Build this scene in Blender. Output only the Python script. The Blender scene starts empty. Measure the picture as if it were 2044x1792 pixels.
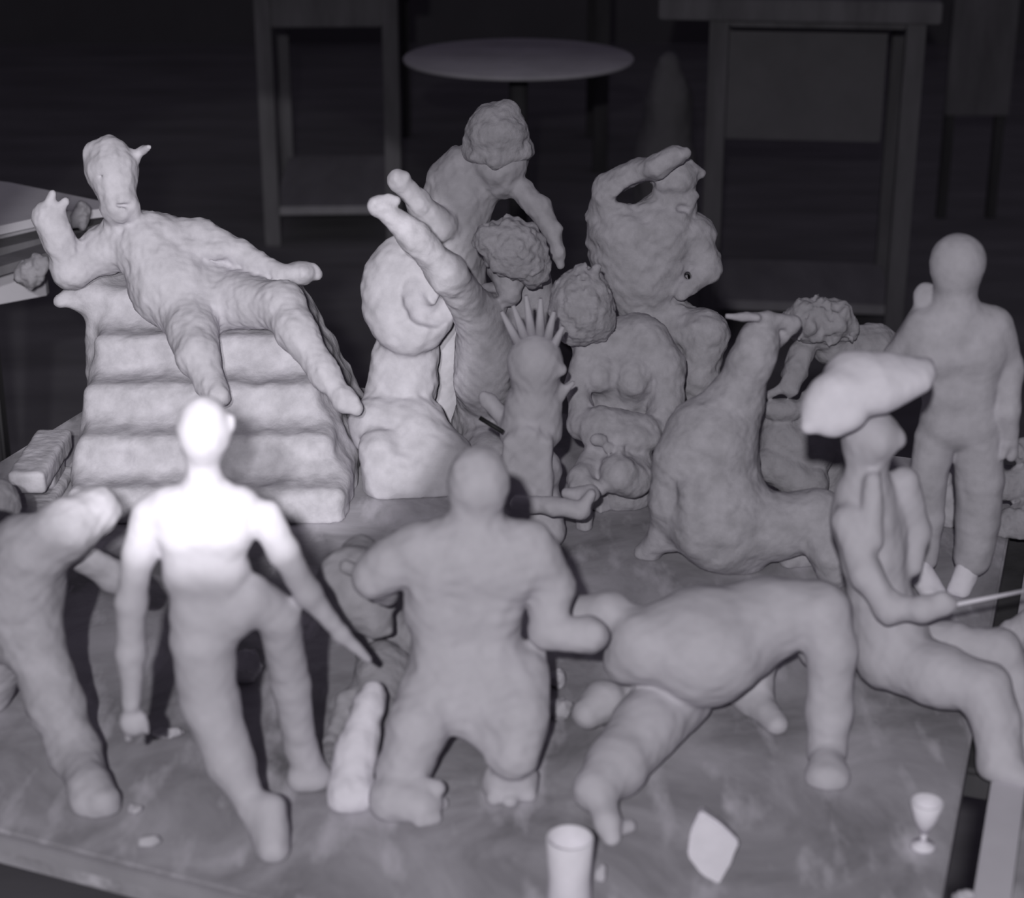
import bpy, bmesh, math, random
import numpy as np
from mathutils import Vector, Matrix

random.seed(4)
# ------------------------------------------------------------------ camera, light, exposure
FPX = 3700.0                       # focal length in pixels of the 2044 px wide photograph
PITCH = math.radians(21.3)
CAM_H = 1.42                       # camera above the studio floor
BOARD = 0.72                       # top of the modelling board
CX, CY = 1022.0, 896.0
ST, CT = math.sin(PITCH), math.cos(PITCH)

scene = bpy.context.scene
col = scene.collection
cam_d = bpy.data.cameras.new('camera')
cam = bpy.data.objects.new('camera', cam_d)
col.objects.link(cam)
cam.location = (0, 0, CAM_H)
cam.rotation_euler = (math.radians(90) - PITCH, 0, 0)
cam_d.sensor_width = 36.0
cam_d.lens = 36.0 * FPX / 2044.0
cam_d.clip_start = 0.05
cam_d.dof.use_dof = True
cam_d.dof.focus_distance = 1.95
cam_d.dof.aperture_fstop = 7.0
scene.camera = cam

world = bpy.data.worlds.new('studio_dark')
scene.world = world
world.use_nodes = True
bg = world.node_tree.nodes['Background']
bg.inputs[0].default_value = (0.86, 0.78, 1.0, 1)
bg.inputs[1].default_value = 0.065

def lamp(name, kind, loc, power, size):
    d = bpy.data.lights.new(name, kind)
    d.energy = power
    d.shadow_soft_size = size
    o = bpy.data.objects.new(name, d)
    col.objects.link(o)
    o.location = loc
    return o

flash = lamp('flash', 'POINT', (-0.09, -0.40, 1.69), 92.0, 0.018)
spot = lamp('added_spot', 'SPOT', (-0.04, 0.0, 1.44), 112.0, 0.018)  # added to brighten a round area at left; the studio has no such lamp

vs = scene.view_settings
vs.view_transform = 'Standard'
vs.look = 'None'
vs.gamma = 1.0
vs.use_curve_mapping = False
vs.exposure = 0.0

# ------------------------------------------------------------------ pixel helpers
RIGHT = np.array([1.0, 0, 0])
UP = np.array([0, ST, CT])
FWD = np.array([0, CT, -ST])

def ray(px, py):
    return FWD + RIGHT * ((px - CX) / FPX) - UP * ((py - CY) / FPX)

def at(px, py, Y):                                # point on a pixel's ray at distance Y from the camera
    d = ray(px, py)
    t = Y / d[1]
    return np.array([0, 0, CAM_H]) + d * t, t

def ground(px, py, z=BOARD, lift=0.0):            # where a pixel's ray meets a level surface
    d = ray(px, py)
    t = (CAM_H - z) / (-d[2] + lift / FPX)
    return np.array([0, 0, CAM_H]) + d * t, t

def G(px, py, z=BOARD):
    return Vector(ground(px, py, z)[0])

def A(px, py, Y):
    return Vector(at(px, py, Y)[0])

_d = Vector(ray(455, 640))
spot.rotation_euler = (A(445, 660, 1.72) - spot.location).to_track_quat('-Z', 'Y').to_euler()
spot.data.spot_size = math.radians(15.4)
spot.data.spot_blend = 0.12

# ------------------------------------------------------------------ materials
TINT = (0.985, 0.94, 1.04)

def mat(name, lo, hi, scale=30.0, rough=0.85, bump=0.0, bscale=120.0, detail=6, stretch=None, spec=0.25):
    m = bpy.data.materials.new(name)
    m.use_nodes = True
    nt = m.node_tree
    p = nt.nodes['Principled BSDF']
    p.inputs['Roughness'].default_value = rough
    p.inputs['Specular IOR Level'].default_value = spec
    tc = nt.nodes.new('ShaderNodeTexCoord')
    mp = nt.nodes.new('ShaderNodeMapping')
    if stretch:
        mp.inputs['Scale'].default_value = stretch
    nt.links.new(tc.outputs['Object'], mp.inputs[0])
    n = nt.nodes.new('ShaderNodeTexNoise')
    n.inputs['Scale'].default_value = scale
    n.inputs['Detail'].default_value = detail
    n.inputs['Roughness'].default_value = 0.6
    nt.links.new(mp.outputs[0], n.inputs['Vector'])
    r = nt.nodes.new('ShaderNodeValToRGB')
    r.color_ramp.elements[0].position = 0.32
    r.color_ramp.elements[1].position = 0.68
    r.color_ramp.elements[0].color = tuple(lo * t for t in TINT) + (1,)
    r.color_ramp.elements[1].color = tuple(hi * t for t in TINT) + (1,)
    nt.links.new(n.outputs['Fac'], r.inputs[0])
    nt.links.new(r.outputs[0], p.inputs['Base Color'])
    if bump:
        n2 = nt.nodes.new('ShaderNodeTexNoise')
        n2.inputs['Scale'].default_value = bscale
        n2.inputs['Detail'].default_value = 5
        nt.links.new(mp.outputs[0], n2.inputs['Vector'])
        b = nt.nodes.new('ShaderNodeBump')
        b.inputs['Strength'].default_value = bump
        b.inputs['Distance'].default_value = 0.004
        nt.links.new(n2.outputs['Fac'], b.inputs['Height'])
        nt.links.new(b.outputs[0], p.inputs['Normal'])
    return m

CLAY = mat('clay', 0.37, 0.46, 55, 0.8, 0.2, 90)
CLAY_ROUGH = mat('clay_rough', 0.34, 0.46, 60, 0.8, 0.35, 110)
CLAY_HAIR = mat('clay_hair', 0.31, 0.42, 100, 0.85, 0.5, 150)
CLAY_SMOOTH = mat('clay_smooth', 0.42, 0.48, 40, 0.75, 0.15, 80)
CLAY_DARK = mat('clay_grey', 0.28, 0.36, 60, 0.85, 0.5, 110)
PLASTER = mat('plaster', 0.62, 0.72, 30, 0.8, 0.2, 90)
BLACK = mat('blackened_iron', 0.015, 0.025, 30, 0.6)
WOOD_DARK = mat('dark_wood', 0.05, 0.09, 18, 0.7, 0.15, 60, stretch=(1, 1, 0.15))
WOOD_MID = mat('worn_wood', 0.12, 0.20, 14, 0.7, 0.15, 60, stretch=(1, 1, 0.2))
WOOD_PALE = mat('pale_wood', 0.26, 0.34, 14, 0.7, 0.1, 60, stretch=(1, 0.2, 1))
STOOLM = mat('worn_pale_seat', 0.42, 0.55, 8, 0.7)
STANDM = mat('pale_painted_wood', 0.5, 0.58, 10, 0.7)
PANEL_GREY = mat('grey_panel', 0.17, 0.20, 10, 0.8)
FLOORM = mat('floor_boards', 0.16, 0.24, 6, 0.75, 0.1, 40, stretch=(0.3, 1, 1))
WALLM = mat('wall_plaster', 0.12, 0.14, 3, 0.9)

def board_material():
    m = bpy.data.materials.new('dusty_board')
    m.use_nodes = True
    nt = m.node_tree
    p = nt.nodes['Principled BSDF']
    p.inputs['Roughness'].default_value = 0.7
    p.inputs['Specular IOR Level'].default_value = 0.3
    tc = nt.nodes.new('ShaderNodeTexCoord')
    big = nt.nodes.new('ShaderNodeTexNoise')
    big.inputs['Scale'].default_value = 9
    big.inputs['Detail'].default_value = 8
    big.inputs['Roughness'].default_value = 0.62
    big.inputs['Distortion'].default_value = 0.6
    nt.links.new(tc.outputs['Object'], big.inputs['Vector'])
    r1 = nt.nodes.new('ShaderNodeValToRGB')
    e = r1.color_ramp.elements
    e[0].position, e[1].position = 0.33, 0.70
    e[0].color = tuple(0.17 * t for t in TINT) + (1,)
    e[1].color = tuple(0.48 * t for t in TINT) + (1,)
    nt.links.new(big.outputs['Fac'], r1.inputs[0])
    mp = nt.nodes.new('ShaderNodeMapping')
    mp.inputs['Rotation'].default_value = (0, 0, 0.5)
    mp.inputs['Scale'].default_value = (1, 0.35, 1)
    nt.links.new(tc.outputs['Object'], mp.inputs[0])
    sm = nt.nodes.new('ShaderNodeTexNoise')
    sm.inputs['Scale'].default_value = 42
    sm.inputs['Detail'].default_value = 7
    nt.links.new(mp.outputs[0], sm.inputs['Vector'])
    r2 = nt.nodes.new('ShaderNodeValToRGB')
    e = r2.color_ramp.elements
    e[0].position, e[1].position = 0.54, 0.72
    e[0].color, e[1].color = (0, 0, 0, 1), (1, 1, 1, 1)
    nt.links.new(sm.outputs['Fac'], r2.inputs[0])
    mx = nt.nodes.new('ShaderNodeMixRGB')
    mx.blend_type = 'MIX'
    mx.inputs['Color2'].default_value = tuple(0.55 * t for t in TINT) + (1,)
    nt.links.new(r2.outputs[0], mx.inputs['Fac'])
    nt.links.new(r1.outputs[0], mx.inputs['Color1'])
    nt.links.new(mx.outputs[0], p.inputs['Base Color'])
    b = nt.nodes.new('ShaderNodeBump')
    b.inputs['Strength'].default_value = 0.4
    b.inputs['Distance'].default_value = 0.002
    nt.links.new(sm.outputs['Fac'], b.inputs['Height'])
    nt.links.new(b.outputs[0], p.inputs['Normal'])
    return m
BOARDM = board_material()

# ------------------------------------------------------------------ object helpers
def tag(o, label=None, cat=None, group=None, kind=None):
    if label: o['label'] = label
    if cat: o['category'] = cat
    if group: o['group'] = group
    if kind: o['kind'] = kind
    return o

def empty(name, loc):
    o = bpy.data.objects.new(name, None)
    col.objects.link(o)
    o.location = loc
    o.empty_display_size = 0.02
    return o

def attach(o, parent):
    o.parent = parent
    o.matrix_parent_inverse = Matrix.Translation(parent.location).inverted()

def mesh_obj(name, verts, faces, m, parent=None, smooth=False):
    me = bpy.data.meshes.new(name)
    me.from_pydata([tuple(v) for v in verts], [], faces)
    me.materials.append(m)
    if smooth:
        me.polygons.foreach_set('use_smooth', [True] * len(me.polygons))
    me.update()
    o = bpy.data.objects.new(name, me)
    col.objects.link(o)
    if parent: attach(o, parent)
    return o

def bm_obj(name, bm, m, parent=None, smooth=False):
    bmesh.ops.recalc_face_normals(bm, faces=bm.faces)
    me = bpy.data.meshes.new(name)
    bm.to_mesh(me)
    bm.free()
    me.materials.append(m)
    if smooth:
        me.polygons.foreach_set('use_smooth', [True] * len(me.polygons))
    o = bpy.data.objects.new(name, me)
    col.objects.link(o)
    if parent: attach(o, parent)
    return o

def prism(name, pts, z0, z1, m, parent=None, bevel=0.0):     # upright slab over a polygon
    bm = bmesh.new()
    lo = [bm.verts.new((p[0], p[1], z0)) for p in pts]
    hi = [bm.verts.new((p[0], p[1], z1)) for p in pts]
    n = len(pts)
    bm.faces.new(lo[::-1]); bm.faces.new(hi)
    for i in range(n):
        bm.faces.new((lo[i], lo[(i + 1) % n], hi[(i + 1) % n], hi[i]))
    if bevel:
        bmesh.ops.bevel(bm, geom=bm.edges[:], offset=bevel, segments=2, affect='EDGES')
    return bm_obj(name, bm, m, parent)

def rbox(name, c, s, m, parent=None, rz=0.0, bevel=0.004):   # box by centre and size, turned about z
    cx, cy, cz = c
    ca, sa = math.cos(rz), math.sin(rz)
    pts = []
    for a, b in ((-1, -1), (1, -1), (1, 1), (-1, 1)):
        x, y = a * s[0] / 2, b * s[1] / 2
        pts.append((cx + x * ca - y * sa, cy + x * sa + y * ca))
    return prism(name, pts, cz - s[2] / 2, cz + s[2] / 2, m, parent, bevel)

def lathe(name, c, prof, m, parent=None, seg=32):
    verts, faces = [], []
    for r, z in prof:
        for k in range(seg):
            a = 2 * math.pi * k / seg
            verts.append((c[0] + r * math.cos(a), c[1] + r * math.sin(a), c[2] + z))
    for i in range(len(prof) - 1):
        for k in range(seg):
            k2 = (k + 1) % seg
            faces.append((i * seg + k, i * seg + k2, (i + 1) * seg + k2, (i + 1) * seg + k))
    faces.append(tuple(range(seg))[::-1])
    faces.append(tuple((len(prof) - 1) * seg + k for k in range(seg)))
    return mesh_obj(name, verts, faces, m, parent, True)

def rod(name, p, q, r0, r1, m, parent=None, seg=10):
    p, q = Vector(p), Vector(q)
    d = (q - p).normalized()
    a = d.orthogonal().normalized()
    b = d.cross(a)
    verts = []
    for c, r in ((p, r0), (q, r1)):
        for k in range(seg):
            t = 2 * math.pi * k / seg
            verts.append(c + (a * math.cos(t) + b * math.sin(t)) * r)
    faces = [(k, (k + 1) % seg, seg + (k + 1) % seg, seg + k) for k in range(seg)]
    faces += [tuple(range(seg))[::-1], tuple(range(seg, 2 * seg))]
    return mesh_obj(name, verts, faces, m, parent, True)

# ------------------------------------------------------------------ modelled clay: blended limbs turned into one surface
class Clay:
    def __init__(self, Y, k=0.010, lump=0.0008, lscale=0.016, vox=0.0017, floor=BOARD):
        self.Y, self.k, self.lump, self.ls, self.vox, self.floor = Y, k, lump, lscale, vox, floor
        self.prims = []
    def pt(self, p, r):
        px, py, d = (tuple(p) + (0,))[:3]
        if py == 'G':                             # on the board below pixel column px, d cm behind the figure's own distance
            Y = self.Y + d / 100.0
            t = (Y * CT + (CAM_H - self.floor) * ST)
            rm = r * t / FPX
            return np.array([(px - CX) / FPX * t, Y, self.floor + 0.5 * rm]), t
        g = ground(px, py, self.floor, 0.6 * r)
        if d == 'g':
            return g
        q = at(px, py, self.Y + d / 100.0)
        return q if q[1] < g[1] else g            # never below the board
    def limb(self, pts, rs, k=None, sub=False):
        if not isinstance(rs, (list, tuple)): rs = [rs] * len(pts)
        w = []
        for p, r in zip(pts, rs):
            c, t = self.pt(p, r)
            w.append((c, r * t / FPX))
        for i in range(len(w) - 1):
            self.prims.append(('c', w[i][0], w[i + 1][0], w[i][1], w[i + 1][1], k or self.k, sub))
        return self
    def ball(self, p, rx, ry, rz=None, roll=0.0, k=None, sub=False):
        c, t = self.pt(p, ry)
        s = t / FPX
        rz = rz or min(rx, ry)
        a = math.radians(roll)
        ex = RIGHT * math.cos(a) + UP * math.sin(a)
        ey = -RIGHT * math.sin(a) + UP * math.cos(a)
        self.prims.append(('e', c, np.array([ex, ey, FWD]), np.array([rx * s, ry * s, rz * s]), k or self.k, sub))
        return self
    def box(self, c, half, rz=0.0, rnd=0.004, k=None, tilt=0.0, sub=False):
        a = math.radians(rz)
        b = math.radians(tilt)
        ex = np.array([math.cos(a), math.sin(a), 0])
        ey0 = np.array([-math.sin(a), math.cos(a), 0])
        ez0 = np.array([0, 0, 1.0])
        ey = ey0 * math.cos(b) + ez0 * math.sin(b)
        ez = -ey0 * math.sin(b) + ez0 * math.cos(b)
        self.prims.append(('b', np.array(c, float), np.array([ex, ey, ez]), np.array(half, float), rnd, k or self.k, sub))
        return self
    def bounds(self, q):
        if q[0] == 'c':
            return (np.minimum(q[1] - q[3], q[2] - q[4]), np.maximum(q[1] + q[3], q[2] + q[4]))
        R = float(np.linalg.norm(q[3])) if q[0] == 'b' else float(q[3].max())
        return q[1] - R, q[1] + R
    def build(self, name, m, parent=None, seed=0):
        v = self.vox
        adds = [q for q in self.prims if not q[-1]]
        lo = np.min([self.bounds(q)[0] for q in adds], 0) - 4 * v - self.lump
        hi = np.max([self.bounds(q)[1] for q in adds], 0) + 4 * v + self.lump
        lo[2] = max(lo[2], self.floor - 3 * v)
        n = np.ceil((hi - lo) / v).astype(int) + 1
        f = np.full(n, 0.05, np.float32)
        ax = [lo[i] + v * np.arange(n[i]) for i in range(3)]
        for q in sorted(self.prims, key=lambda q: q[-1]):
            k = q[-2]
            a, b = self.bounds(q)
            mg = k + 4 * v + self.lump
            i0 = np.maximum(np.floor((a - mg - lo) / v).astype(int), 0)
            i1 = np.minimum(np.ceil((b + mg - lo) / v).astype(int) + 1, n)
            if (i1 <= i0).any(): continue
            sl = tuple(slice(i0[i], i1[i]) for i in range(3))
            X = (ax[0][sl[0]][:, None, None]).astype(np.float32)
            Yg = (ax[1][sl[1]][None, :, None]).astype(np.float32)
            Z = (ax[2][sl[2]][None, None, :]).astype(np.float32)
            if q[0] == 'c':
                p, e, r0, r1 = q[1], q[2], q[3], q[4]
                d = e - p
                L2 = float(d @ d) + 1e-12
                x, y, z = X - p[0], Yg - p[1], Z - p[2]
                h = np.clip((x * d[0] + y * d[1] + z * d[2]) / L2, 0, 1)
                g = np.sqrt((x - h * d[0])**2 + (y - h * d[1])**2 + (z - h * d[2])**2) - (r0 + (r1 - r0) * h)
            else:
                x, y, z = X - q[1][0], Yg - q[1][1], Z - q[1][2]
                l = [x * q[2][i][0] + y * q[2][i][1] + z * q[2][i][2] for i in range(3)]
                if q[0] == 'e':
                    r = q[3]
                    k0 = np.sqrt(sum((l[i] / r[i])**2 for i in range(3)))
                    k1 = np.sqrt(sum((l[i] / r[i]**2)**2 for i in range(3))) + 1e-9
                    g = k0 * (k0 - 1) / k1
                else:
                    rn = q[4]
                    w = [np.abs(l[i]) - (q[3][i] - rn) for i in range(3)]
                    g = np.sqrt(sum(np.maximum(u, 0)**2 for u in w)) + np.minimum(np.maximum(np.maximum(w[0], w[1]), w[2]), 0) - rn
            fs = f[sl]
            if q[-1]:
                g = -g
                h = np.maximum(k - np.abs(fs - g), 0) / k
                f[sl] = np.maximum(fs, g) + h * h * k * 0.25
            else:
                h = np.maximum(k - np.abs(fs - g), 0) / k
                f[sl] = np.minimum(fs, g) - h * h * k * 0.25
        if self.lump:
            rng = np.random.RandomState(seed + 7)
            X, Yg, Z = ax[0][:, None, None], ax[1][None, :, None], ax[2][None, None, :]
            w = np.zeros(n, np.float32)
            for s, amp in ((1.0, 1.0), (0.55, 0.7), (0.3, 0.45)):
                for j in range(3):
                    d = rng.normal(size=3); d /= np.linalg.norm(d); d *= 2 * math.pi / (self.ls * s)
                    ph = rng.uniform(0, 6.28, 3)
                    w += (amp * np.sin(X * d[0] + ph[0]) * np.sin(Yg * d[1] + ph[1] + X * d[2] * .3) * np.sin(Z * d[2] + ph[2] + Yg * d[0] * .3)).astype(np.float32)
            f += self.lump * w
        f = np.maximum(f, (self.floor - ax[2])[None, None, :].astype(np.float32))
        f[0], f[-1] = 0.05, 0.05
        f[:, 0], f[:, -1] = 0.05, 0.05
        f[:, :, 0], f[:, :, -1] = 0.05, 0.05
        verts, quads = surface_nets(f)
        verts = lo + verts * v
        me = bpy.data.meshes.new(name)
        me.vertices.add(len(verts))
        me.vertices.foreach_set('co', verts.astype(np.float32).ravel())
        me.loops.add(len(quads) * 4)
        me.loops.foreach_set('vertex_index', quads.astype(np.int32).ravel())
        me.polygons.add(len(quads))
        me.polygons.foreach_set('loop_start', np.arange(0, len(quads) * 4, 4, dtype=np.int32))
        me.update(calc_edges=True)
        me.polygons.foreach_set('use_smooth', [True] * len(quads))
        me.materials.append(m)
        o = bpy.data.objects.new(name, me)
        col.objects.link(o)
        if parent: attach(o, parent)
        return o

def surface_nets(f):
    s = f < 0
    nx, ny, nz = f.shape
    cell = np.zeros((nx - 1, ny - 1, nz - 1), np.uint8)
    corners = [(i, j, k) for i in (0, 1) for j in (0, 1) for k in (0, 1)]
    for i, j, k in corners:
        cell += s[i:nx - 1 + i, j:ny - 1 + j, k:nz - 1 + k]
    idx = np.argwhere((cell > 0) & (cell < 8))
    I, J, K = idx.T
    acc = np.zeros((len(idx), 3)); cnt = np.zeros(len(idx))
    edges = [(a, b) for a in corners for b in corners if a < b and sum(abs(x - y) for x, y in zip(a, b)) == 1]
    for a, b in edges:
        fa = f[I + a[0], J + a[1], K + a[2]]; fb = f[I + b[0], J + b[1], K + b[2]]
        m = (fa < 0) != (fb < 0)
        t = fa[m] / (fa[m] - fb[m])
        A_, B_ = np.array(a, float), np.array(b, float)
        acc[m] += A_ + t[:, None] * (B_ - A_)
        cnt[m] += 1
    verts = idx + acc / cnt[:, None]
    vid = np.full(cell.shape, -1, np.int32)
    vid[I, J, K] = np.arange(len(idx))
    quads = []
    for axis in range(3):
        sl0 = [slice(None)] * 3; sl1 = [slice(None)] * 3
        sl0[axis] = slice(0, -1); sl1[axis] = slice(1, None)
        e = np.argwhere(s[tuple(sl0)] != s[tuple(sl1)])
        o1, o2 = (axis + 1) % 3, (axis + 2) % 3
        e = e[(e[:, o1] > 0) & (e[:, o2] > 0)]
        inside = s[e[:, 0], e[:, 1], e[:, 2]]
        q = []
        for d1, d2 in ((1, 1), (0, 1), (0, 0), (1, 0)):
            c = e.copy(); c[:, o1] -= d1; c[:, o2] -= d2
            q.append(vid[c[:, 0], c[:, 1], c[:, 2]])
        q = np.stack(q, 1)
        q[~inside] = q[~inside][:, ::-1]
        quads.append(q[(q >= 0).all(1)])
    return verts, np.concatenate(quads)

def figure(name, label, base, cat='figurine', group='clay figurines on the modelling board'):
    o = empty(name, base)
    return tag(o, label, cat, group)

def base_of(Y, px):
    t = Y * CT + (CAM_H - BOARD) * ST
    return ((px - CX) / FPX * t, Y, BOARD)

# ------------------------------------------------------------------ the room
def struct(o):
    o['kind'] = 'structure'
    return o
struct(prism('floor', [(-5, -1.5), (5, -1.5), (5, 9), (-5, 9)], -0.05, 0.0, FLOORM))
struct(prism('wall_back', [(-5, 9), (5, 9), (5, 9.1), (-5, 9.1)], 0, 3.2, WALLM))
struct(prism('wall_left', [(-5.1, -1.5), (-5, -1.5), (-5, 9), (-5.1, 9)], 0, 3.2, WALLM))
struct(prism('wall_right', [(5, -1.5), (5.1, -1.5), (5.1, 9), (5, 9)], 0, 3.2, WALLM))

# table with a hanging grey panel, right background
def table(name, label, cx, y0, w, d, h, m, panel=False, shelf=None, rz=0.0, leg=0.045, apron=0.07, top=0.05):
    o = empty(name, (cx, y0 + d / 2, 0))
    tag(o, label, 'table')
    yc = y0 + d / 2
    ca, sa = math.cos(rz), math.sin(rz)
    def W(x, y): return (cx + x * ca - y * sa, yc + x * sa + y * ca)
    x, y = W(0, 0)
    if panel:
        x, y = W(-0.045, 0)
    rbox('table_top', (x, y, h - top / 2), (w + 0.05 * panel, d, top), m, o, rz)
    lx, ly = w / 2 - leg * 1.6, d / 2 - leg * 1.2
    for a in (-1, 1):
        for b in (-1, 1):
            x, y = W(a * lx, b * ly)
            rbox('leg', (x, y, (h - top) / 2), (leg, leg, h - top), m, o, rz)
    for b in (-1, 1):
        x, y = W(0, b * ly)
        rbox('apron', (x, y, h - top - apron / 2), (2 * lx - leg, 0.02, apron), m, o, rz)
    if shelf:
        x, y = W(0, 0)
        rbox('shelf', (x, y, shelf), (2 * lx - leg * 0.2, 2 * ly, 0.025), WOOD_PALE, o, rz)
    if panel:
        x, y = W(-0.02, ly * 0.2)
        rbox('panel', (x, y, h - top - 0.005 - 0.165), (2 * lx - 0.05, 0.015, 0.33), PANEL_GREY, o, rz)
    return o
table('work_table', 'dark wooden work table with a grey panel hung under its top', 0.74, 4.36, 0.60, 0.50, 0.83, WOOD_MID, panel=True, shelf=0.075, rz=-0.12, apron=0.02)
table('work_table', 'dark wooden table with a low shelf behind the reclining horned figurine', -0.54, 5.25, 0.50, 0.8, 0.80, WOOD_MID, shelf=0.10, rz=0.05, apron=0.12)
table('work_table', 'tall dark table standing farthest back behind the round stool', -0.05, 6.2, 0.86, 0.7, 0.85, WOOD_DARK, rz=0.0, leg=0.05)

c = A(1035, 112, 4.30)
o = empty('round_stool', (c.x, c.y, 0)); tag(o, 'round topped stool with a pale disc seat in the dark background', 'stool')
lathe('seat', (c.x, c.y, c.z - 0.014), [(0.22, 0), (0.264, 0.003), (0.266, 0.010), (0.262, 0.014)], STOOLM, o, 48)
rod('column', (c.x, c.y, 0.05), (c.x, c.y, c.z - 0.014), 0.022, 0.022, WOOD_DARK, o, 14)
for k in range(3):
    a = math.radians(90 + 120 * k)
    rod('leg', (c.x, c.y, 0.12), (c.x + 0.2 * math.cos(a), c.y + 0.2 * math.sin(a), 0.012), 0.014, 0.012, WOOD_DARK, o)

# cloth covered bundle and leaning panel far behind
cb = Clay(5.0, k=0.03, lump=0.004, lscale=0.09, vox=0.011, floor=0.0)
cb.limb([(1335, 130), (1335, 200), (1325, 330), (1330, 'G', 0)], [28, 45, 60, 70])
tag(cb.build('cloth_bundle', PANEL_GREY), 'tall cloth wrapped bundle beside the table with the grey panel', 'bundle')
p0, p1 = A(1885, 230, 5.6), A(2012, 230, 5.6)
o = empty('standing_screen', ((p0.x + p1.x) / 2, 5.6, 0)); tag(o, 'dark upright panel on posts at the far right of the background', 'panel')
rbox('board', ((p0.x + p1.x) / 2, 5.6, p0.z + 0.2), (p1.x - p0.x, 0.02, 0.4), WOOD_MID, o)
for x in (p0.x + 0.02, p1.x - 0.02):
    rbox('post', (x, 5.62, (p0.z + 0.4) / 2), (0.03, 0.03, p0.z + 0.4), WOOD_DARK, o)

# pale modelling stand with boards behind the raised arm, left
o = empty('modelling_stand', (-0.72, 2.55, 0)); tag(o, 'pale slatted modelling stand at the left edge behind the raised arm', 'stand')
q = [A(-60, 350, 2.62), A(196, 398, 2.62), A(205, 425, 2.48), A(-60, 455, 2.40)]
zt = sum(v.z for v in q) / 4
def GZ(px, py, z): return Vector(ground(px, py, z)[0])
zt = A(100, 400, 2.55).z
prism('top_board', [GZ(-80, 468, zt), GZ(95, 430, zt), GZ(215, 415, zt), GZ(205, 402, zt), GZ(20, 364, zt), GZ(-80, 352, zt)], zt - 0.012, zt, STANDM, o)
for a, b in (((-80, 500), (210, 432)), ((-80, 540), (210, 455))):
    pa, pb = GZ(*a, zt - 0.025), GZ(*b, zt - 0.025)
    dd = (pb - pa).normalized(); nn = Vector((-dd.y, dd.x, 0)) * 0.02
    prism('slat', [pa - nn, pb - nn, pb + nn, pa + nn], zt - 0.04, zt - 0.028, WOOD_MID, o)
pa, pb = GZ(-90, 480, zt - 0.03), GZ(80, 452, zt - 0.03)
prism('front_panel', [pa, pb, pb + Vector((0, 0.014, 0)), pa + Vector((0, 0.014, 0))], zt - 0.13, zt - 0.03, STANDM, o)
for px in (-60, 185):
    pp = GZ(px, 430, zt)
    rbox('leg', (pp.x, pp.y, (zt - 0.04) / 2), (0.035, 0.035, zt - 0.04), WOOD_DARK, o)
for (px, py, r, w) in ((150, 435, 26, 'small dark clay lump on the pale stand behind the raised elbow'), (62, 545, 32, 'small broken clay lump hanging below the pale stand at left')):
    lc = Clay(2.45 if py < 500 else 2.30, k=0.01, lump=0.003, lscale=0.03, vox=0.003, floor=0.0)
    lc.ball((px, py), r, r * 0.8).ball((px + 18, py - 18), r * .6, r * .6).ball((px - 10, py + 12), r * .6, r * .5)
    tag(lc.build('clay_lump', CLAY_DARK), w, 'clay lump')

# ------------------------------------------------------------------ modelling boards
def line(p, ang): return Vector((p[0], p[1])), Vector((math.cos(ang), math.sin(ang)))
def meet(l1, l2):
    (p, d), (q, e) = l1, l2
    den = d.x * e.y - d.y * e.x
    t = ((q.x - p.x) * e.y - (q.y - p.y) * e.x) / den
    return p + d * t
front = line(G(250, 1722), math.radians(-22.5))
rightl = line(G(1945, 1440), math.radians(90 - 18))
leftl = line((-0.545, 1.70), math.radians(90 - 19))
backl = line((-0.20, 2.0), math.radians(-20.5))
bd = [meet(front, leftl), meet(front, rightl), meet(rightl, backl), meet(leftl, backl)]
o = empty('modelling_board', (0, 1.45, BOARD - 0.03)); tag(o, 'large dusty wooden board carrying the clay figurines', 'board')
prism('panel', bd, BOARD - 0.028, BOARD, BOARDM, o, 0.002)
u = (bd[1] - bd[0]).normalized(); nrm = Vector((-u.y, u.x))
prism('edge_strip', [bd[0] - nrm * 0.006, bd[1] - nrm * 0.006, bd[1] - nrm * 0.0005, bd[0] - nrm * 0.0005], BOARD - 0.012, BOARD - 0.001, WOOD_PALE, o, 0.001)

off = Vector((math.cos(math.radians(-18)), math.sin(math.radians(-18))))
a, b = bd[1] - rightl[1] * 0.02, bd[2]
g = 0.019
o = empty('modelling_board', (0.75, 1.4, BOARD - 0.03)); tag(o, 'second board across the narrow dark gap at right', 'board')
prism('panel', [a + off * (g + 0.024), a + off * 0.6, b + off * 0.6, b + off * (g + 0.024)], BOARD - 0.028, BOARD, BOARDM, o, 0.002)
prism('edge_strip', [a + off * g, a + off * (g + 0.0235), b + off * (g + 0.0235), b + off * g], BOARD - 0.028, BOARD + 0.002, STANDM, o, 0.0015)

o = empty('trestle_table', (0.25, 1.55, 0)); tag(o, 'dark trestle table under the modelling boards', 'table')
rbox('table_top', (0.22, 1.58, BOARD - 0.028 - 0.0125), (1.15, 0.62, 0.025), WOOD_DARK, o, math.radians(-20))
for lx, ly in ((-0.30, 1.50), (0.57, 1.22), (-0.14, 1.95), (0.75, 1.62)):
    rbox('leg', (lx, ly, (BOARD - 0.053) / 2), (0.05, 0.05, BOARD - 0.053), WOOD_DARK, o, math.radians(-20))

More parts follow.
